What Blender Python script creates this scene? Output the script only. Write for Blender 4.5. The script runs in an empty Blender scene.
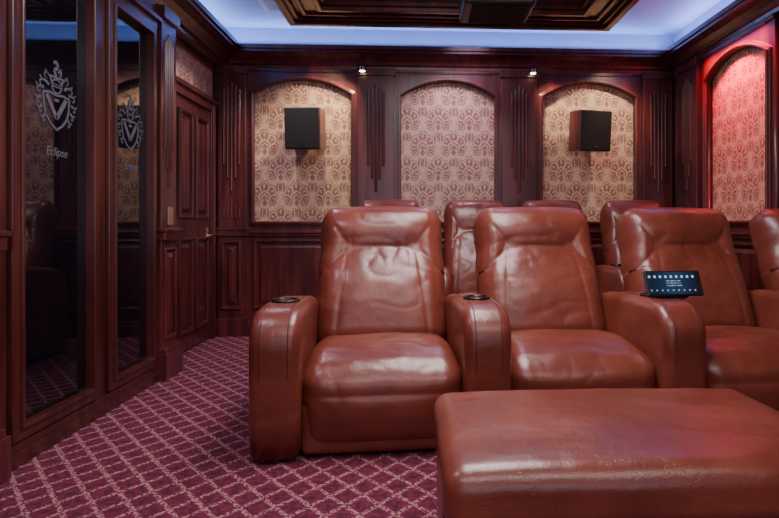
import bpy, bmesh, math
from mathutils import Vector, Matrix, noise
S=bpy.context.scene
D=5.4; XL=-1.83; XR=2.476; ZC=2.80
# ---------------------------------------------------------------- nodes
class E:
    nt=None
    def __init__(s,v): s.v=v
    @staticmethod
    def m(op,*a):
        n=E.nt.nodes.new('ShaderNodeMath'); n.operation=op
        for i,x in enumerate(a):
            if isinstance(x,E): E.nt.links.new(x.v,n.inputs[i])
            else: n.inputs[i].default_value=x
        return E(n.outputs[0])
    def __add__(s,o): return E.m('ADD',s,o)
    def __sub__(s,o): return E.m('SUBTRACT',s,o)
    def __mul__(s,o): return E.m('MULTIPLY',s,o)
    def __truediv__(s,o): return E.m('DIVIDE',s,o)
def newmat(name):
    m=bpy.data.materials.new(name); m.use_nodes=True
    E.nt=m.node_tree
    return m,m.node_tree,m.node_tree.nodes['Principled BSDF']
def mix(nt,fac,a,b):
    n=nt.nodes.new('ShaderNodeMix'); n.data_type='RGBA'
    if isinstance(fac,E): nt.links.new(fac.v,n.inputs[0])
    else: n.inputs[0].default_value=fac
    for i,c in ((6,a),(7,b)):
        if isinstance(c,tuple): n.inputs[i].default_value=(*c,1)
        else: nt.links.new(c,n.inputs[i])
    return n.outputs[2]
def pos(nt):
    g=nt.nodes.new('ShaderNodeNewGeometry'); s=nt.nodes.new('ShaderNodeSeparateXYZ')
    nt.links.new(g.outputs['Position'],s.inputs[0])
    return g.outputs['Position'],E(s.outputs[0]),E(s.outputs[1]),E(s.outputs[2])
def noisetex(nt,vec,scale,detail=3,sc3=None,rough=.5,dist=0):
    if sc3:
        mp=nt.nodes.new('ShaderNodeMapping'); mp.inputs['Scale'].default_value=sc3
        nt.links.new(vec,mp.inputs[0]); vec=mp.outputs[0]
    n=nt.nodes.new('ShaderNodeTexNoise'); n.inputs['Scale'].default_value=scale
    n.inputs['Detail'].default_value=detail; n.inputs['Roughness'].default_value=rough
    n.inputs['Distortion'].default_value=dist
    nt.links.new(vec,n.inputs['Vector']); return E(n.outputs[0])
def bump(nt,b,h,strength,dist=.01):
    n=nt.nodes.new('ShaderNodeBump'); n.inputs['Strength'].default_value=strength; n.inputs['Distance'].default_value=dist
    nt.links.new(h.v,n.inputs['Height']); nt.links.new(n.outputs[0],b.inputs['Normal'])
def sstep(x,a,b):
    n=E.nt.nodes.new('ShaderNodeMapRange'); n.interpolation_type='SMOOTHSTEP'
    E.nt.links.new(x.v,n.inputs[0])
    if a<=b: n.inputs[1].default_value=a; n.inputs[2].default_value=b
    else:
        n.inputs[1].default_value=b; n.inputs[2].default_value=a; n.inputs[3].default_value=1; n.inputs[4].default_value=0
    return E(n.outputs[0])
def simple(name,col,rough=.5,metal=0,emit=None,es=1,var=.15):
    m,nt,b=newmat(name); p,x,y,z=pos(nt)
    n=noisetex(nt,p,25,3)
    c=mix(nt,n,tuple(v*(1-var) for v in col),tuple(min(1,v*(1+var)) for v in col))
    nt.links.new(c,b.inputs['Base Color']); b.inputs['Roughness'].default_value=rough; b.inputs['Metallic'].default_value=metal
    if emit: b.inputs['Emission Color'].default_value=(*emit,1); b.inputs['Emission Strength'].default_value=es
    return m
def wood(name,c1,c2,rough=.3):
    m,nt,b=newmat(name); p,x,y,z=pos(nt)
    n=noisetex(nt,p,1.6,6,(9,9,.9),.6); n2=noisetex(nt,p,1.3,2)
    c=mix(nt,sstep(n,.35,.68),c1,c2)
    c=mix(nt,sstep(n2,.3,.8)*.4,c,tuple(v*.6 for v in c1))
    nt.links.new(c,b.inputs['Base Color']); b.inputs['Roughness'].default_value=rough
    b.inputs['Coat Weight'].default_value=.5; b.inputs['Coat Roughness'].default_value=.2
    bump(nt,b,n,.05); return m
WOOD=wood('mahogany',(.058,.011,.012),(.145,.028,.026))
WOODD=wood('mahogany_dark',(.046,.010,.008),(.105,.023,.017))
def leather():
    m,nt,b=newmat('cognac_leather')
    tc=nt.nodes.new('ShaderNodeTexCoord').outputs['Object']
    n=noisetex(nt,tc,3.2,5); f=noisetex(nt,tc,230,2); w=noisetex(nt,tc,4.5,2,(1,2.0,1.6),dist=.2)
    w2=noisetex(nt,tc,12,3,(1.6,.8,1.2),dist=.3)
    cr=noisetex(nt,tc,22,3,(1,1.4,1.2),dist=.4)
    fine=sstep(E.m('ABSOLUTE',cr-.5),.02,0)*sstep(noisetex(nt,tc,4,2),.5,.62)
    scuff=sstep(noisetex(nt,tc,9,6,rough=.75),.60,.74)
    c=mix(nt,sstep(n,.3,.7),(.138,.028,.016),(.212,.049,.029))
    c=mix(nt,scuff*.24,c,(.32,.13,.095)); c=mix(nt,fine*.25,c,(.08,.02,.013))
    nt.links.new(c,b.inputs['Base Color']); 
    nt.links.new((sstep(n,.2,.8)*.10+.27).v,b.inputs['Roughness'])
    b.inputs['Coat Weight'].default_value=.35; b.inputs['Coat Roughness'].default_value=.28
    bump(nt,b,f*.08+w*.8+w2*.30-fine*.06,.42,.02); return m
LEATH=leather()
SEAM=simple('leather_seam',(.09,.016,.010),.5)
BLACK=simple('black_plastic',(.008,.008,.009),.4)
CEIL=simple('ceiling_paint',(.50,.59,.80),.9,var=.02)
BRASS=simple('brass',(.7,.5,.25),.25,1)
CHROME=simple('dark_chrome',(.25,.22,.22),.2,1)
CUPRIM=simple('cup_rim_bronze',(.05,.03,.025),.25,.8)
ETCH=simple('etched_silver',(.11,.115,.145),.6)
VENT=simple('vent_enamel',(.75,.74,.70),.6,var=.03)
FAB=simple('speaker_grille',(.006,.006,.007),.8)
SWITCH=simple('switch_plate',(.30,.17,.12),.4)
LAMPG=simple('lamp_glow',(1,.9,.7),.5,emit=(1,.82,.55),es=10)
def glass():
    m,nt,b=newmat('smoked_glass'); p,x,y,z=pos(nt)
    n=noisetex(nt,p,2,2)
    nt.links.new(mix(nt,n,(.003,.003,.006),(.006,.006,.010)),b.inputs['Base Color'])
    b.inputs['Roughness'].default_value=.02; b.inputs['IOR'].default_value=1.8; return m
GLASS=glass()
def carpet():
    m,nt,b=newmat('lattice_carpet'); p,x,y,z=pos(nt)
    wob=noisetex(nt,p,60,2)*.10
    def band(s):
        t=E.m('FRACT',(x*1.0+y*(s*.82))/.122+wob+50.0)
        return E.m('ABSOLUTE',t-.5)
    a=band(1); c=band(-1)
    line=E.m('MAXIMUM',sstep(a,.375,.43),sstep(c,.375,.43))
    fl=noisetex(nt,p,85,2); fl2=noisetex(nt,p,38,3)
    line=line*sstep(fl,.42,.56)
    inner=sstep(E.m('MAXIMUM',a,c),.26,.16)*sstep(fl2,.46,.56)
    base=mix(nt,sstep(fl2,.4,.6),(.150,.008,.038),(.075,.004,.020))
    base=mix(nt,inner*.55,base,(.036,.003,.011))
    col=mix(nt,line*.88,base,(.46,.21,.225))
    nt.links.new(col,b.inputs['Base Color']); b.inputs['Roughness'].default_value=.95
    bump(nt,b,noisetex(nt,p,300,2)+line,.5,.006); return m
CARPET=carpet()
def wallpaper():
    m,nt,b=newmat('damask_wallpaper'); p,x,y,z=pos(nt)
    W,H=.29,.235
    wob=(noisetex(nt,p,12,3)-.5)*.05
    wob2=(noisetex(nt,p,15,3)-.5)*.05
    su=(x+y)/W+wob; sv=z/H+wob2
    row=E.m('FLOOR',sv); off=E.m('MODULO',row,2.0)*.5
    pp=(E.m('FRACT',su+off+20.12)-.5)*(W/H); qq=E.m('FRACT',sv)
    ap=E.m('ABSOLUTE',pp)
    q=qq-.28
    r=E.m('SQRT',pp*pp*1.1+q*q); th=E.m('ARCTAN2',pp,q); ath=E.m('ABSOLUTE',th)
    lob=E.m('ABSOLUTE',E.m('COSINE',th*4.5))
    lob=E.m('ABSOLUTE',E.m('COSINE',th*4.0))
    R=(E.m('COSINE',th)*.13+.43)+lob*.08+sstep(ath,.35,0)*.06
    fan=sstep(ath,2.2,2.05)
    rr=r/R
    petal=sstep(rr,.46,.52)*sstep(rr,.93,.86)*sstep(lob,.22,.45)
    vein=sstep(E.m('ABSOLUTE',rr-.72)+ (lob*-1.0+1.0)*1.6,.10,.16)   # pale eye in every petal
    rim=sstep(E.m('ABSOLUTE',rr-1.03),.045,.015)
    inner=sstep(rr,.40,.36)*sstep(E.m('ABSOLUTE',rr-.24),.03,.06)
    palm=E.m('MAXIMUM',petal*vein,E.m('MAXIMUM',rim,inner))*fan
    cal=sstep(ap+E.m('ABSOLUTE',qq-.12)*.7,.12,.09)
    l1=E.m('SQRT',(ap-.30)*(ap-.30)+(qq-.13)*(qq-.13))
    curl=E.m('MAXIMUM',sstep(E.m('ABSOLUTE',l1-.12),.04,.015),sstep(l1,.06,.045))
    lf=E.m('SQRT',(ap-.54)*(ap-.54)*3.0+(qq-.74)*(qq-.74)*.6)
    leaf=sstep(lf,.17,.14)*sstep(E.m('ABSOLUTE',ap-.54),.01,.025)
    mask=E.m('MAXIMUM',E.m('MAXIMUM',palm,cal),E.m('MAXIMUM',curl*.85,leaf*.9))
    n=noisetex(nt,p,80,3); mask=mask*sstep(n,.26,.50)
    vine=sstep(E.m('ABSOLUTE',noisetex(nt,p,30,2,dist=1.2)-.5),.05,.015)
    g=mix(nt,noisetex(nt,p,110,2),(.52,.35,.23),(.70,.50,.35))
    g=mix(nt,vine*.5,g,(.34,.18,.135))
    col=mix(nt,mask*.86,g,(.19,.066,.060))
    nt.links.new(col,b.inputs['Base Color']); b.inputs['Roughness'].default_value=.45
    bump(nt,b,mask,.15,.004); return m
PAPER=wallpaper()
# ---------------------------------------------------------------- mesh helpers
def link(o,parent=None):
    S.collection.objects.link(o)
    if parent: o.parent=parent
    return o
def empty(name,loc=(0,0,0)):
    e=bpy.data.objects.new(name,None); e.location=loc; e.empty_display_size=.1
    S.collection.objects.link(e); return e
class MB:
    def __init__(s,f=None): s.v=[];s.f=[];s.t=f or (lambda a,d,z:(a,d,z))
    def add(s,vs,fs):
        o=len(s.v); s.v+= [s.t(*p) for p in vs]; s.f+=[tuple(i+o for i in f) for f in fs]
    def box(s,x0,x1,y0,y1,z0,z1):
        s.add([(x0,y0,z0),(x1,y0,z0),(x1,y1,z0),(x0,y1,z0),(x0,y0,z1),(x1,y0,z1),(x1,y1,z1),(x0,y1,z1)],
              [(0,1,2,3),(4,5,6,7),(0,1,5,4),(1,2,6,5),(2,3,7,6),(3,0,4,7)])
    def frust(s,a0,a1,z0,z1,d0,d1,ins):
        s.add([(a0,d0,z0),(a1,d0,z0),(a1,d0,z1),(a0,d0,z1),
               (a0+ins,d1,z0+ins),(a1-ins,d1,z0+ins),(a1-ins,d1,z1-ins),(a0+ins,d1,z1-ins)],
              [(0,1,2,3),(4,5,6,7),(0,1,5,4),(1,2,6,5),(2,3,7,6),(3,0,4,7)])
    def prismx(s,prof,a0,a1):
        n=len(prof); s.add([(a0,d,z) for d,z in prof]+[(a1,d,z) for d,z in prof],
            [tuple(range(n)),tuple(range(n,2*n))]+[(i,(i+1)%n,n+(i+1)%n,n+i) for i in range(n)])
    def ring(s,outer,inner,d0,d1):
        n=len(outer)
        vs=[(a,d0,z) for a,z in outer]+[(a,d0,z) for a,z in inner]+[(a,d1,z) for a,z in outer]+[(a,d1,z) for a,z in inner]
        fs=[]
        for i in range(n):
            j=(i+1)%n
            fs+=[(2*n+i,2*n+j,3*n+j,3*n+i),(i,j,2*n+j,2*n+i),(n+i,n+j,3*n+j,3*n+i),(i,j,n+j,n+i)]
        s.add(vs,fs)
    def panel(s,a0,a1,z0,z1,d,w=.028,h=.02):
        rect=lambda k:[(a0+k,z0+k),(a1-k,z0+k),(a1-k,z1-k),(a0+k,z1-k)]
        s.ring(rect(0),rect(w),d,d+h); s.ring(rect(w*.25),rect(w*.6),d,d+h+.008)
        s.frust(a0+w*1.6,a1-w*1.6,z0+w*1.6,z1-w*1.6,d,d+.016,.03)
    def reed(s,a,z0,z1,d,r=.011):
        n=7; pr=[(math.cos(math.pi*i/(n-1))*r,math.sin(math.pi*i/(n-1))*r*1.1) for i in range(n)]
        vs=[(a+x,d+y,z0) for x,y in pr]+[(a+x,d+y,z1) for x,y in pr]
        s.add(vs,[tuple(range(n)),tuple(range(n,2*n))]+[(i,i+1,n+i+1,n+i) for i in range(n-1)])
    def obj(s,name,mat,parent=None,bevel=0,smooth=False,seg=2):
        me=bpy.data.meshes.new(name); me.from_pydata(s.v,[],s.f)
        bm=bmesh.new(); bm.from_mesh(me); bmesh.ops.recalc_face_normals(bm,faces=bm.faces); bm.to_mesh(me); bm.free()
        me.materials.append(mat)
        o=bpy.data.objects.new(name,me); link(o,parent)
        if smooth:
            for p in me.polygons: p.use_smooth=True
        if bevel:
            b=o.modifiers.new('bevel','BEVEL'); b.width=bevel; b.segments=seg; b.limit_method='ANGLE'; b.angle_limit=math.radians(35)
        return o
def box(name,mat,x0,x1,y0,y1,z0,z1,parent=None,bevel=0,seg=2):
    m=MB(); m.box(x0,x1,y0,y1,z0,z1); return m.obj(name,mat,parent,bevel,seg=seg)
def tube(name,pts,r,mat,parent=None,closed=False):
    c=bpy.data.curves.new(name,'CURVE'); c.dimensions='3D'; c.bevel_depth=r; c.bevel_resolution=3
    c.use_fill_caps=True
    sp=c.splines.new('POLY'); sp.points.add(len(pts)-1)
    for i,p in enumerate(pts): sp.points[i].co=(*p,1)
    sp.use_cyclic_u=closed; c.materials.append(mat)
    t=bpy.data.objects.new(name,c); S.collection.objects.link(t)
    me=bpy.data.meshes.new_from_object(t.evaluated_get(bpy.context.evaluated_depsgraph_get()))
    bpy.data.objects.remove(t)
    for p in me.polygons: p.use_smooth=len(p.vertices)<=4
    return link(bpy.data.objects.new(name,me),parent)
def arch(a0,a1,zb,zs,zt,k=0,n=20):
    a0-=k;a1+=k;zb-=k;zs+=k*.6;zt+=k
    c=(a0+a1)/2;h=(a1-a0)/2;s=zt-zs;R=(h*h+s*s)/(2*s);zc=zt-R;al=math.asin(h/R)
    pts=[(a0,zb),(a1,zb)]
    for i in range(n+1):
        t=al-2*al*i/n; pts.append((c+R*math.sin(t),zc+R*math.cos(t)))
    return pts
def cutwall(name,outer,holes,f,d0,d1,mat):
    c=bpy.data.curves.new(name,'CURVE'); c.dimensions='2D'; c.fill_mode='BOTH'; c.extrude=.5
    for ol in [outer]+holes:
        sp=c.splines.new('POLY'); sp.points.add(len(ol)-1)
        for i,p in enumerate(ol): sp.points[i].co=(p[0],p[1],0,1)
        sp.use_cyclic_u=True
    t=bpy.data.objects.new(name,c); S.collection.objects.link(t)
    me=bpy.data.meshes.new_from_object(t.evaluated_get(bpy.context.evaluated_depsgraph_get()))
    bpy.data.objects.remove(t)
    for v in me.vertices:
        x,y,z=v.co; v.co=f(x,d0+(z+.5)*(d1-d0),y)
    bm=bmesh.new(); bm.from_mesh(me); bmesh.ops.remove_doubles(bm,verts=bm.verts,dist=1e-5)
    bmesh.ops.recalc_face_normals(bm,faces=bm.faces); bm.to_mesh(me); bm.free()
    me.materials.clear(); me.materials.append(mat)
    return link(bpy.data.objects.new(name,me))
def rbox(h,r,n=40,deform=None):
    bm=bmesh.new(); bmesh.ops.create_cube(bm,size=2)
    bmesh.ops.subdivide_edges(bm,edges=bm.edges[:],cuts=n,use_grid_fill=True)
    for v in bm.verts:
        p=[v.co[i]*h[i] for i in range(3)]
        q=[max(-(h[i]-r),min(h[i]-r,p[i])) for i in range(3)]
        d=Vector([p[i]-q[i] for i in range(3)])
        if d.length>1e-9: d=d.normalized()*r
        v.co=Vector(q)+d
    if deform:
        for v in bm.verts: v.co=deform(v.co.copy())
    for f in bm.faces: f.smooth=True
    return bm
def tomesh(bm,name,mat,xf=None):
    if xf: bm.transform(xf)
    me=bpy.data.meshes.new(name); bm.to_mesh(me); bm.free(); me.materials.append(mat); return me
# ---------------------------------------------------------------- room shell
fb=lambda a,d,z:(a,D-d,z)
fl=lambda a,d,z:(XL+d,a,z)
fr=lambda a,d,z:(XR-d,a,z)
XR2=3.2; YF=-1.7; YS=3.79
box('floor',CARPET,XL-.1,XR2+.1,YF-.1,D+.1,-.1,0)
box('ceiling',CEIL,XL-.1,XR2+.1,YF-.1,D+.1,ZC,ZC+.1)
box('wall_back',PAPER,XL-.1,XR+.1,D,D+.1,0,ZC)
box('wall_left',WOOD,XL-.1,XL,YF,D,0,ZC)
box('wall_right',PAPER,XR,XR+.1,YS,D,0,ZC)
box('wall_right_return',WOOD,XR+.1,XR2,YS,YS+.1,0,ZC)
box('wall_right_front',WOOD,XR2,XR2+.1,YF,YS+.1,0,ZC)
box('wall_front',WOODD,XL,XR2,YF-.1,YF,0,ZC)
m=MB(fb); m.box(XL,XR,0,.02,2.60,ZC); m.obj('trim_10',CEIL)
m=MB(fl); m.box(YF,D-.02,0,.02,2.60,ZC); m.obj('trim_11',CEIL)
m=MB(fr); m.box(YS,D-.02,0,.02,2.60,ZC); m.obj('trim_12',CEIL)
AX=[(-1.461,-.578),(-.127,.742),(1.187,2.068)]
ZB,ZS,ZT=1.03,2.19,2.33
RA=(3.86,4.70)
cutwall('trim_1',[(XL,0),(XR,0),(XR,2.595),(XL,2.595)],[arch(a,b,ZB,ZS,ZT) for a,b in AX],fb,0,.05,WOOD)
cutwall('trim_2',[(YS+.001,0),(D-.05,0),(D-.05,2.595),(YS+.001,2.595)],[arch(RA[0],RA[1],ZB,ZS,ZT)],fr,0,.05,WOOD)
def woodwork(m,arches,pil,a0,a1):
    for a,b in arches:
        m.ring(arch(a,b,ZB,ZS,ZT,.035),arch(a,b,ZB,ZS,ZT,-.004),.05,.066)
        m.ring(arch(a,b,ZB,ZS,ZT,.020),arch(a,b,ZB,ZS,ZT,.002),.05,.078)
        m.panel(a,b,.24,.87,.05)
        m.box(a+.02,b-.02,.05,.06,2.39,2.41)
    for a,b in pil:
        w=b-a; c=(a+b)/2; e=w*.10
        m.box(a+e,b-e,.05,.085,.98,2.43)
        m.box(a+e-.02,b-e+.02,.05,.11,.90,.98); m.box(a+e-.03,b-e+.03,.05,.12,.955,.975)
        m.box(a+e,b-e,.05,.09,.13,.90)
        m.box(a+e-.02,b-e+.02,.05,.115,.0,.16)
        m.panel(a+e+.035,b-e-.035,.24,.86,.09)
        m.box(a+e-.015,b-e+.015,.05,.105,2.36,2.43)
        for i in range(-2,3):
            k=abs(i); m.reed(c+i*.034,1.30+.12*k,2.28-.03*k,.085,.013)
            m.reed(c+i*.034,1.06,1.14+.05*(2-k),.085,.006)
    m.box(a0,a1,.05,.075,.90,.96); m.box(a0,a1,.05,.09,.925,.945)
    m.box(a0,a1,.05,.075,0,.13); m.box(a0,a1,.05,.085,.02,.10)
    m.box(a0,a1,.05,.065,2.40,2.46)
m=MB(fb); woodwork(m,AX,[(-1.80,-1.49),(-.56,-.145),(.76,1.17),(2.10,2.45)],XL,XR); m.obj('trim_3',WOOD,bevel=.004)
m=MB(fr); woodwork(m,[RA],[(4.76,5.2)],YS,D-.05); m.obj('trim_4',WOOD,bevel=.004)
crown=[(0,2.42),(.07,2.42),(.075,2.445),(.09,2.455),(.10,2.48),(.125,2.515),(.16,2.54),(.175,2.545),(.175,2.565),(.19,2.57),(.19,2.605),(.0,2.605)]
m=MB(fb); m.prismx(crown,XL,XR); m.obj('trim_5',WOOD)
m=MB(fr); m.prismx(crown,YS-.3,D); m.obj('trim_6',WOOD)
crownL=[(0,2.42),(.12,2.42),(.125,2.445),(.15,2.455),(.165,2.48),(.20,2.515),(.25,2.54),(.27,2.545),(.27,2.565),(.29,2.57),(.29,2.605),(0,2.605)]
m=MB(fl); m.prismx(crownL,YF,D); m.obj('trim_7',WOOD)
# ---------------------------------------------------------------- left side: door
dr=empty('door_1',(0,0,0))
m=MB(fl)
m.box(4.42,5.20,.0,.03,0.01,2.0)
m.panel(4.50,4.78,1.05,1.9,.03); m.panel(4.84,5.12,1.05,1.9,.03)
m.panel(4.50,4.78,.15,.9,.03); m.panel(4.84,5.12,.15,.9,.03)
m.obj('leaf',WOOD,dr,bevel=.003)
m=MB(fl)
for a,b in ((4.31,4.42),(5.20,5.31)):
    m.box(a,b,0,.05,0,2.06); m.box(a+.015,b-.045,.05,.065,0,2.06)
m.box(4.30,5.32,0,.055,2.0,2.09); m.box(4.29,5.33,0,.075,2.07,2.10)
m.box(4.28,5.34,0,.04,2.10,2.13); m.box(4.28,5.34,0,.04,2.38,2.42)
m.obj('casing',WOOD,dr,bevel=.004)
m=MB(fl); m.box(4.30,5.32,0,.015,2.13,2.38); m.obj('transom_wallpaper',PAPER,dr)
h=MB(fl); h.box(5.12,5.17,.03,.038,.80,.98); h.obj('handle_plate',BRASS,dr,bevel=.003)
tube('handle_lever',[(XL+.03,5.145,.91),(XL+.085,5.145,.91),(XL+.09,5.13,.91),(XL+.09,5.03,.905)],.011,BRASS,dr)
def column(name,a0,a1,d):
    m=MB(fl)
    m.box(a0,a1,0,d,0,2.42); m.box(a0-.02,a1+.02,0,d+.04,0,.17); m.box(a0-.01,a1+.01,0,d+.025,.17,.20)
    m.box(a0-.012,a1+.012,0,d+.03,.90,.98); m.box(a0-.02,a1+.02,0,d+.04,.955,.975)
    m.box(a0-.01,a1+.01,0,d+.025,2.34,2.42)
    m.panel(a0+.025,a1-.025,.25,.85,d,.02,.014)
    c=(a0+a1)/2
    for i in range(-2,3):
        k=abs(i); m.reed(c+i*.028,1.25+.12*k,2.26-.03*k,d,.009)
    return m.obj(name,WOOD,bevel=.004)
column('trim_8',3.83,4.06,.20)
column('trim_9',2.12,2.36,.20)
cab=empty('display_cabinet')
m=MB(fl); m.box(2.37,3.82,0,.13,0.0,2.42); m.obj('carcass',WOODD,cab)
m=MB(fl)
m.box(2.37,3.82,.13,.19,0,.10); m.box(2.37,3.82,.13,.20,0,.06)
m.box(2.37,3.82,.13,.185,2.26,2.42); m.box(2.37,3.82,.13,.21,2.30,2.33)
m.box(2.37,2.44,.13,.18,.10,2.26); m.box(3.77,3.82,.13,.18,.10,2.26); m.box(3.10,3.19,.13,.18,.10,2.26)
m.obj('face_frame',WOODD,cab,bevel=.004)
m=MB(fl)
for a,b in ((2.445,3.095),(3.195,3.765)):
    rc=lambda k:[(a+.0+k,.105+k),(b-k,.105+k),(b-k,2.255-k),(a+k,2.255-k)]
    m.ring(rc(0),rc(.06),.15,.20); m.ring(rc(.045),rc(.062),.15,.212)
m.obj('door_frames',WOODD,cab,bevel=.004)
m=MB(fl)
for a,b in ((2.50,3.04),(3.25,3.71)): m.box(a,b,.15,.165,.16,2.20)
m.obj('smoked_glass',GLASS,cab)
def crest(cy,cz,s):
    m=MB(fl); d0,d1=.1655,.1675
    sx_=1.35   # horizontal stretch
    def poly(pts,w):
        P=[Vector((p[0]*sx_,p[1])) for p in pts]
        for i in range(len(P)-1):
            a,b=P[i],P[i+1]; t=(b-a)
            if t.length<1e-6: continue
            t.normalize(); n=Vector((-t.y,t.x))*w/2; q=[a+n,b+n,b-n,a-n]
            vs=[(cy+p.x*s,d0,cz+p.y*s) for p in q]+[(cy+p.x*s,d1,cz+p.y*s) for p in q]
            m.add(vs,[(0,1,2,3),(4,5,6,7),(0,1,5,4),(1,2,6,5),(2,3,7,6),(3,0,4,7)])
    # shield
    sh=[(-.27,.06),(-.13,.09),(0,.06),(.13,.09),(.27,.06),(.26,-.14),(.22,-.30),(.12,-.44),(0,-.53),(-.12,-.44),(-.22,-.30),(-.26,-.14),(-.27,.06)]
    poly(sh,.04); poly([(-.20,.03),(0,-.33),(.20,.03)],.085)
    poly([(-.045,-.02),(.045,-.02)],.05)
    # mantling: S-scroll leaves curling outward and down both sides
    for q in (-1,1):
        for k,(bx,by,L,a0) in enumerate(((.10,.26,.30,70),(.16,.20,.32,38),(.26,.12,.24,20),(.31,-.04,.20,0),(.29,-.18,.18,-20),(.24,-.32,.16,-35))):
            pts=[]; x,y=bx,by; a=math.radians(a0)
            for j in range(10):
                pts.append((q*x,y)); x+=L/7*math.cos(a)*.75; y+=L/7*math.sin(a); a-=math.radians(13 if j<4 else 48)
            for j in range(9): poly(pts[j:j+2],.052*(1-j/11))
            poly([pts[4],(pts[4][0]+q*.05,pts[4][1]+.05)],.025)
    hel=[(.10*math.cos(t*math.pi/6),.22+.12*math.sin(t*math.pi/6)) for t in range(13)]
    poly(hel,.03); poly([(-.08,.21),(.08,.21)],.022); poly([(-.08,.25),(.08,.25)],.015)
    poly([(-.13,.37),(.13,.37)],.035); poly([(-.01,.38),(-.05,.48),(.03,.56),(0,.64),(-.06,.61)],.06); poly([(.03,.46),(.10,.54),(.08,.40)],.04)
    return m
for k,cy in enumerate((2.79,3.49)):
    crest(cy,1.585,.27).obj('etched_crest_%d'%(k+1),ETCH,cab)
    tcu=bpy.data.curves.new('lettering','FONT'); tcu.body='Eclipse'; tcu.size=.060; tcu.extrude=.001; tcu.align_x='CENTER'; tcu.shear=.3
    tcu.materials.append(ETCH)
    t=bpy.data.objects.new('tmp',tcu); S.collection.objects.link(t)
    me=bpy.data.meshes.new_from_object(t.evaluated_get(bpy.context.evaluated_depsgraph_get())); bpy.data.objects.remove(t)
    t=link(bpy.data.objects.new('etched_lettering_%d'%(k+1),me),cab)
    t.rotation_euler=(math.pi/2,0,math.pi/2); t.location=(XL+.1665,cy,1.32)
sw=empty('light_switch'); 
m=MB(fl); m.box(3.92,4.0,.2,.206,1.0,1.12); m.obj('plate',SWITCH,sw,bevel=.002)
m=MB(fl); m.box(3.95,3.97,.206,.213,1.04,1.08); m.obj('rocker',SWITCH,sw,bevel=.001)
# ---------------------------------------------------------------- ceiling coffer
cof=empty('ceiling_coffer')
x0,x1,y0,y1=-.98,1.56,.9,4.55
m=MB()
def rr(k): return [(x0+k,y0+k),(x1-k,y0+k),(x1-k,y1-k),(x0+k,y1-k)]
def rring(k0,k1,za,zb):
    o=len(m.v); A=rr(k0);B=rr(k1)
    m.v+=[(a,b,za) for a,b in A]+[(a,b,za) for a,b in B]+[(a,b,zb) for a,b in A]+[(a,b,zb) for a,b in B]
    for i in range(4):
        j=(i+1)%4
        for f in ((i,j,4+j,4+i),(8+i,8+j,12+j,12+i),(i,j,8+j,8+i),(4+i,4+j,12+j,12+i)): m.f.append(tuple(o+q for q in f))
rring(0,.10,2.56,2.80); rring(.02,.07,2.535,2.56); rring(.10,.34,2.59,2.80); rring(.14,.17,2.57,2.60); rring(.27,.31,2.555,2.59)
rring(.34,.44,2.62,2.80); rring(.44,.50,2.65,2.80)
m.obj('moulded_frame',WOOD,cof,bevel=.006)
box('coffer_panel',WOODD,x0+.45,x1-.45,y0+.45,y1-.45,2.68,2.699,cof)
pj=empty('projector')
box('body',BLACK,.30,.76,3.55,3.95,2.37,2.52,pj,bevel=.03,seg=4)
box('vent_plate',FAB,.36,.70,3.6,3.9,2.362,2.372,pj,bevel=.003)
tube('mount_pole',[(.53,3.75,2.5),(.53,3.75,2.685)],.025,BLACK,pj)
tube('lens',[(.42,3.56,2.44),(.42,3.52,2.44)],.045,CHROME,pj)
for i,(vx,vy) in enumerate(((-.95,4.80),(1.30,4.80))):
    v=empty('ceiling_vent')
    m=MB()
    m.box(vx-.3,vx+.3,vy-.12,vy+.12,ZC-.012,ZC)
    for k in range(7): m.box(vx-.26,vx+.26,vy-.095+k*.03,vy-.085+k*.03,ZC-.02,ZC-.01)
    m.obj('grille',VENT,v,bevel=.002)
# ---------------------------------------------------------------- speakers
for sx,ang in ((-.96,-6),(1.58,12)):
    sp=empty('wall_speaker',(sx,5.17,1.845)); sp.rotation_euler=(math.radians(5),0,math.radians(ang))
    box('cabinet',WOOD,-.155,.155,-.10,.10,-.18,.18,sp,bevel=.006)
    box('grille',FAB,-.150,.150,-.122,-.098,-.175,.175,sp,bevel=.008,seg=3)
    box('badge',CHROME,-.02,.02,-.125,-.121,-.145,-.137,sp)
    box('bracket',BLACK,-.05,.05,.08,.19,-.06,.06,sp)
for lx in (-.47,1.08):
    l=empty('puck_lamp')
    tube('rim',[(lx,5.245,2.385),(lx,5.245,2.42)],.035,CHROME,l)
    tube('lens',[(lx,5.245,2.381),(lx,5.245,2.386)],.026,LAMPG,l)
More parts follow.
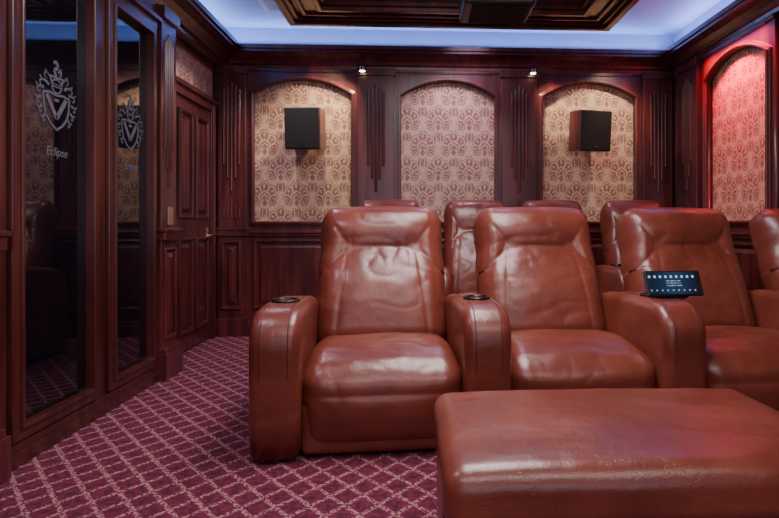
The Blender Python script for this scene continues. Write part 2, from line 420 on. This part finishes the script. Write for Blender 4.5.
# ---------------------------------------------------------------- recliner
def seg_d(px,pz,ax,az,bx,bz):
    vx,vz=bx-ax,bz-az; t=max(0,min(1,((px-ax)*vx+(pz-az)*vz)/(vx*vx+vz*vz)))
    return math.hypot(px-ax-t*vx,pz-az-t*vz)
def ridge(v): return 1-min(1,abs(noise.noise(v))*3.2)
HW,HH=.358,.425
def mkback(seed):
    def backdef(p):
        x,y,z=p
        fr_=max(0,-y/.12)
        ax=abs(x)
        w=1-.03*max(0,z/HH)-.018*math.exp(-((z-.15)/.05)**2)
        x*=w
        if y<0:
            edge=max(0,1-(ax/HW)**4)*max(0,1-(abs(z)/HH)**6)
            b=.024*edge
            b+=.034*math.exp(-((z-.28)/.11)**2)*edge
            b+=.032*math.exp(-((z+.13)/.19)**2)*edge
            g=0
            for s,k in (((-.19,.13,.19,.13),1.2),((.19,.13,.40,-.07),.8),((.19,.13,.27,.26),.45),((.19,.13,.25,-.40),.35)):
                d=seg_d(ax if s[0]>0 else x,z,*s)
                g+=k*(math.exp(-(d/.011)**2)+.7*math.exp(-(d/.05)**2))
            b-=.010*min(g,1.8)
            pk=math.exp(-((z-.10)/.08)**2)
            b-=.0042*ridge(Vector((x*9,z*4,seed)))**2*edge*pk
            b-=.0028*ridge(Vector((x*4+z*2,z*9,seed+4)))**3*edge
            b+=.006*noise.noise(Vector((x*4,z*6,seed+1)))+.0026*noise.noise(Vector((x*11,z*14,seed+2)))
            y-=b*fr_
        z+= -.012*(ax/HW)**2*(1 if z>0 else 0)
        return Vector((x,y,z))
    return tomesh(rbox((HW,.12,HH),.10,80,backdef),'backrest',LEATH,Matrix.Translation((0,.885,.705))@Matrix.Rotation(-math.radians(24),4,'X'))
BACKS=[mkback(s) for s in (1.3,7.7,13.1)]
def mkseat(seed):
    def seatdef(p):
        x,y,z=p
        ax=abs(x)/.355
        if z>0:
            k=z/.20
            z+=(.022*(1-min(1,ax)**2.5)*(1-min(1,abs(y/.41))**3))*k
            z+=(.007*noise.noise(Vector((x*4,y*7,seed)))+.0028*noise.noise(Vector((x*12,y*15,seed+2)))-.0025*ridge(Vector((x*5,y*8,seed+3)))**3)*k
            if y<-.05: z-=.050*((-y-.05)/.36)**2*k
            if y>.0: z-=.035*(y/.3)*k
            rr_=math.hypot(ax-1.0,(y-.12)/.35); an=math.atan2(y-.12,(ax-1.0)*.355-.001)
            z+=.003*math.sin(an*14)*math.exp(-(rr_/.35)**2)*k
        if y<0:
            t=-y/.41
            y-=.018*math.exp(-((z+.02)/.10)**2)*t*(1-min(1,ax)**3)
            y+=.003*math.exp(-((z-.045)/.014)**2)*t
            y+=.012*max(0,-z/.20)*t
            y-=(.006*noise.noise(Vector((x*5,z*6,seed+7)))-.0022*ridge(Vector((x*7,z*4,seed+9)))**3)*t
        return Vector((x,y,z))
    return tomesh(rbox((.355,.41,.205),.10,64,seatdef),'seat',LEATH,Matrix.Translation((0,.44,.228)))
SEATS=[mkseat(s) for s in (3.1,9.4)]
LEG=tomesh(rbox((.35,.06,.11),.03,20),'legrest_panel',LEATH,Matrix.Translation((0,.113,.125)))
def armprofile():
    pts=[(.02,.02),(.003,.18),(.0,.36),(.0,.46)]
    R=.15
    for i in range(1,11):
        t=math.pi/2*i/10; pts.append((R-R*math.cos(t),.49+R*math.sin(t)))
    pts+=[(.35,.642),(.55,.636),(.74,.618),(.84,.60),(.91,.55),(.93,.45),(.93,.02)]
    return pts
def armmesh(w):
    pts=armprofile(); n=len(pts); bm=bmesh.new()
    A=[bm.verts.new((-w/2,a,b)) for a,b in pts]; B=[bm.verts.new((w/2,a,b)) for a,b in pts]
    bm.faces.new(A); bm.faces.new(B[::-1])
    for i in range(n):
        j=(i+1)%n; bm.faces.new((A[j],A[i],B[i],B[j]))
    bmesh.ops.recalc_face_normals(bm,faces=bm.faces)
    side=[e for e in bm.edges if abs(e.verts[0].co.x-e.verts[1].co.x)<1e-6]
    bmesh.ops.bevel(bm,geom=side,offset=.05,segments=7,profile=.5,affect='EDGES')
    for f in bm.faces: f.smooth=True
    return tomesh(bm,'armrest',LEATH)
ARM=armmesh(.215)
def arm_parts(par,x,cup=True):
    o=link(bpy.data.objects.new('armrest',ARM),par); o.location=(x,0,0)
    for s in (-1,1):
        pts=[(x+s*.057,a,b) for a,b in armprofile()[2:-3]]
        tube('arm_piping',pts,.0025,SEAM,par)
    if cup:
        tube('cup_holder_rim',[(x+.058*math.cos(t*math.pi/12),.33+.058*math.sin(t*math.pi/12),.645) for t in range(24)],.009,CUPRIM,par,True)
        tube('cup_holder_well',[(x,.33,.60),(x,.33,.646)],.054,BLACK,par)
RA3=math.radians(3.6); RO=Vector((-.583,2.43,0))
cnt=0
def recliner(loc,arms,scale=(1,1,1),rot=0,cups=True):
    global cnt
    r=empty('recliner',loc); r.scale=scale; r.rotation_euler=(0,0,rot)
    link(bpy.data.objects.new('backrest',BACKS[cnt%3]),r)
    link(bpy.data.objects.new('seat',SEATS[cnt%2]),r); cnt+=1
    link(bpy.data.objects.new('legrest_panel',LEG),r)
    box('back_shell',LEATH,-.33,.33,.80,1.03,.04,.50,r,bevel=.04,seg=4)
    box('plinth',BLACK,-.34,.34,.16,.90,0,.05,r)
    for a in arms: arm_parts(r,a,cups)
    return r
P=.907
for i in range(4):
    l=RO+Matrix.Rotation(RA3,3,'Z')@Vector((P/2+P*i,0,0))
    recliner(l,(-P/2,P/2) if i==3 else (-P/2,),rot=RA3)
for i,xx in enumerate((-.20,.50,1.14,1.82)):
    recliner((xx,3.93,0),(-.44,.44) if i==3 else (-.44,),(.74,.86,1.09))
# ---------------------------------------------------------------- ottoman
ot=empty('ottoman',(.61,1.68,0))
def otdef(p):
    x,y,z=p
    if z>0:
        k=z/.075
        z+=.022*(1-min(1,abs(x)/.545)**2.5)*(1-min(1,abs(y)/.35)**2.5)*k+(.004*noise.noise(Vector((x*4,y*6,2)))+.0012*noise.noise(Vector((x*14,y*14,4))))*k
    return Vector((x,y,z))
link(bpy.data.objects.new('top_cushion',tomesh(rbox((.545,.35,.075),.055,56,otdef),'top_cushion',LEATH,Matrix.Translation((0,0,.35)))),ot)
link(bpy.data.objects.new('body',tomesh(rbox((.535,.34,.13),.045,24),'body',LEATH,Matrix.Translation((0,0,.175)))),ot)
hx,hy,rc=.535,.34,.05
pp=[]
for cx,cy,a0 in ((hx-rc,hy-rc,0),(-hx+rc,hy-rc,90),(-hx+rc,-hy+rc,180),(hx-rc,-hy+rc,270)):
    for k in range(7):
        t=math.radians(a0+15*k); pp.append((cx+rc*math.cos(t),cy+rc*math.sin(t),.283))
tube('piping',pp,.006,SEAM,ot,True)
for sx in (-1,1):
    for sy in (-1,1):
        box('foot',BLACK,sx*.46-.03,sx*.46+.03,sy*.27-.03,sy*.27+.03,0,.06,ot,bevel=.005)
# ---------------------------------------------------------------- tablet on arm
def screen():
    m,nt,b=newmat('touch_screen')
    tc=nt.nodes.new('ShaderNodeTexCoord'); s=nt.nodes.new('ShaderNodeSeparateXYZ'); nt.links.new(tc.outputs['Object'],s.inputs[0])
    x=E(s.outputs[0]); z=E(s.outputs[2])
    gx=E.m('ABSOLUTE',E.m('FRACT',(x+.5)/.028)-.5); 
    ic=sstep(gx,.24,.18)*sstep(E.m('ABSOLUTE',z-.032),.007,.005)
    tx=noisetex(nt,tc.outputs['Object'],260,1,(1,1,.6))
    mid=sstep(E.m('ABSOLUTE',x+.0),.040,.038)*sstep(E.m('ABSOLUTE',E.m('FRACT',(z+.5)/.012)-.5),.22,.15)*sstep(E.m('ABSOLUTE',z),.018,.017)*sstep(tx,.45,.55)
    low=sstep(gx,.16,.10)*sstep(E.m('ABSOLUTE',z+.038),.004,.003)
    k=E.m('MAXIMUM',ic*.8,E.m('MAXIMUM',mid*.8,low*.6))
    glow=sstep(E.m('ABSOLUTE',x),.11,.0)*.6
    c=mix(nt,glow,(.005,.012,.03),(.015,.05,.12))
    c=mix(nt,k,c,(.6,.72,.9))
    nt.links.new(c,b.inputs['Emission Color']); b.inputs['Emission Strength'].default_value=1.2
    b.inputs['Base Color'].default_value=(.005,.006,.01,1); b.inputs['Roughness'].default_value=.1; return m
tb=empty('touch_tablet',(1.275,2.80,.712)); tb.rotation_euler=(math.radians(-24),0,math.radians(3))
box('bezel',BLACK,-.145,.145,-.006,.008,-.066,.066,tb,bevel=.008,seg=4)
box('display',screen(),-.132,.114,-.0085,-.006,-.056,.056,tb)
box('stand',BLACK,-.07,.07,.0,.05,-.070,-.01,tb,bevel=.006)
# ---------------------------------------------------------------- lights
def area(name,loc,rot,sx,sy,col,e,spread=None):
    l=bpy.data.lights.new(name,'AREA'); l.shape='RECTANGLE'; l.size=sx; l.size_y=sy; l.color=col; l.energy=e
    if spread: l.spread=math.radians(spread)
    o=bpy.data.objects.new(name,l); o.location=loc; o.rotation_euler=rot; S.collection.objects.link(o); return o
def spot(name,loc,target,e,col,size=60,blend=.6,r=.04):
    l=bpy.data.lights.new(name,'SPOT'); l.energy=e; l.color=col; l.spot_size=math.radians(size); l.spot_blend=blend; l.shadow_soft_size=r
    o=bpy.data.objects.new(name,l); o.location=loc
    o.rotation_euler=(Vector(target)-Vector(loc)).to_track_quat('-Z','Y').to_euler(); S.collection.objects.link(o)
BL=(.28,.43,1)
def aim(d): return Vector(d).to_track_quat('-Z','Y').to_euler()
R_=math.radians
area('cove_led_back',(.32,D-.06,2.63),aim((0,-.9,1)),4.0,.04,BL,13)
area('cove_led_left',(XL+.07,2.2,2.63),(0,math.pi+R_(42),0),.04,6.2,BL,21)
area('cove_led_right',(XR-.06,4.5,2.63),(0,math.pi-R_(42),0),.04,1.3,(.36,.38,1),6)
area('red_led',(XR-.16,4.28,2.412),(0,R_(-30),0),.025,.84,(1,.015,.07),17,95)
area('ceiling_wash',(.5,.2,2.76),(math.radians(12),0,0),2.6,1.2,(1,.87,.84),62)
area('coffer_wash',(.3,2.6,2.64),(0,0,0),.8,1.8,(1,.88,.90),76)
area('front_fill',(.4,-1.6,1.45),(math.radians(90),0,0),3.0,1.5,(.88,.78,.98),24)  # soft fill added behind the camera, with no screen modelled there
for x in (-1.02,.307,1.627):
    mid_=abs(x-.3)<.1
    spot('arch_spot',(x+(.0 if mid_ else .30),4.82,2.66),(x+(0 if mid_ else .10),5.4,1.75),24 if mid_ else 60,(1,.74,.78) if mid_ else (1,.76,.52),70,.8,.025)
spot('puck_spot',(-.50,5.19,2.37),(-1.0,5.37,1.75),24,(1,.74,.46),95,.9,.02)
spot('puck_spot.001',(1.11,5.19,2.37),(1.62,5.37,1.75),24,(1,.74,.46),95,.9,.02)
spot('side_spot',(1.75,4.25,2.62),(2.47,4.25,1.5),22,(1,.55,.52),70,.8)
spot('aisle_spot',(-1.2,4.6,2.7),(-1.35,4.6,0),50,(1,.80,.92),110,.6)
spot('aisle_spot.001',(-1.25,1.9,2.7),(-1.2,2.6,0),42,(1,.82,.90),120,.6)
spot('rear_spot',(.5,4.9,2.7),(.5,5.3,0),38,(.90,.65,1),140,.8,.2)
w=bpy.data.worlds.new('world'); S.world=w; w.use_nodes=True
w.node_tree.nodes['Background'].inputs[0].default_value=(.3,.28,.4,1); w.node_tree.nodes['Background'].inputs[1].default_value=.05
# ---------------------------------------------------------------- camera
c=bpy.data.cameras.new('camera'); c.sensor_width=36; c.lens=580/779*36; c.shift_x=-55.5/779; c.shift_y=-34/779; c.clip_start=.02
co=bpy.data.objects.new('camera',c); co.location=(0,0,1.0); co.rotation_euler=(math.radians(90),0,math.radians(-3))
S.collection.objects.link(co); S.camera=co
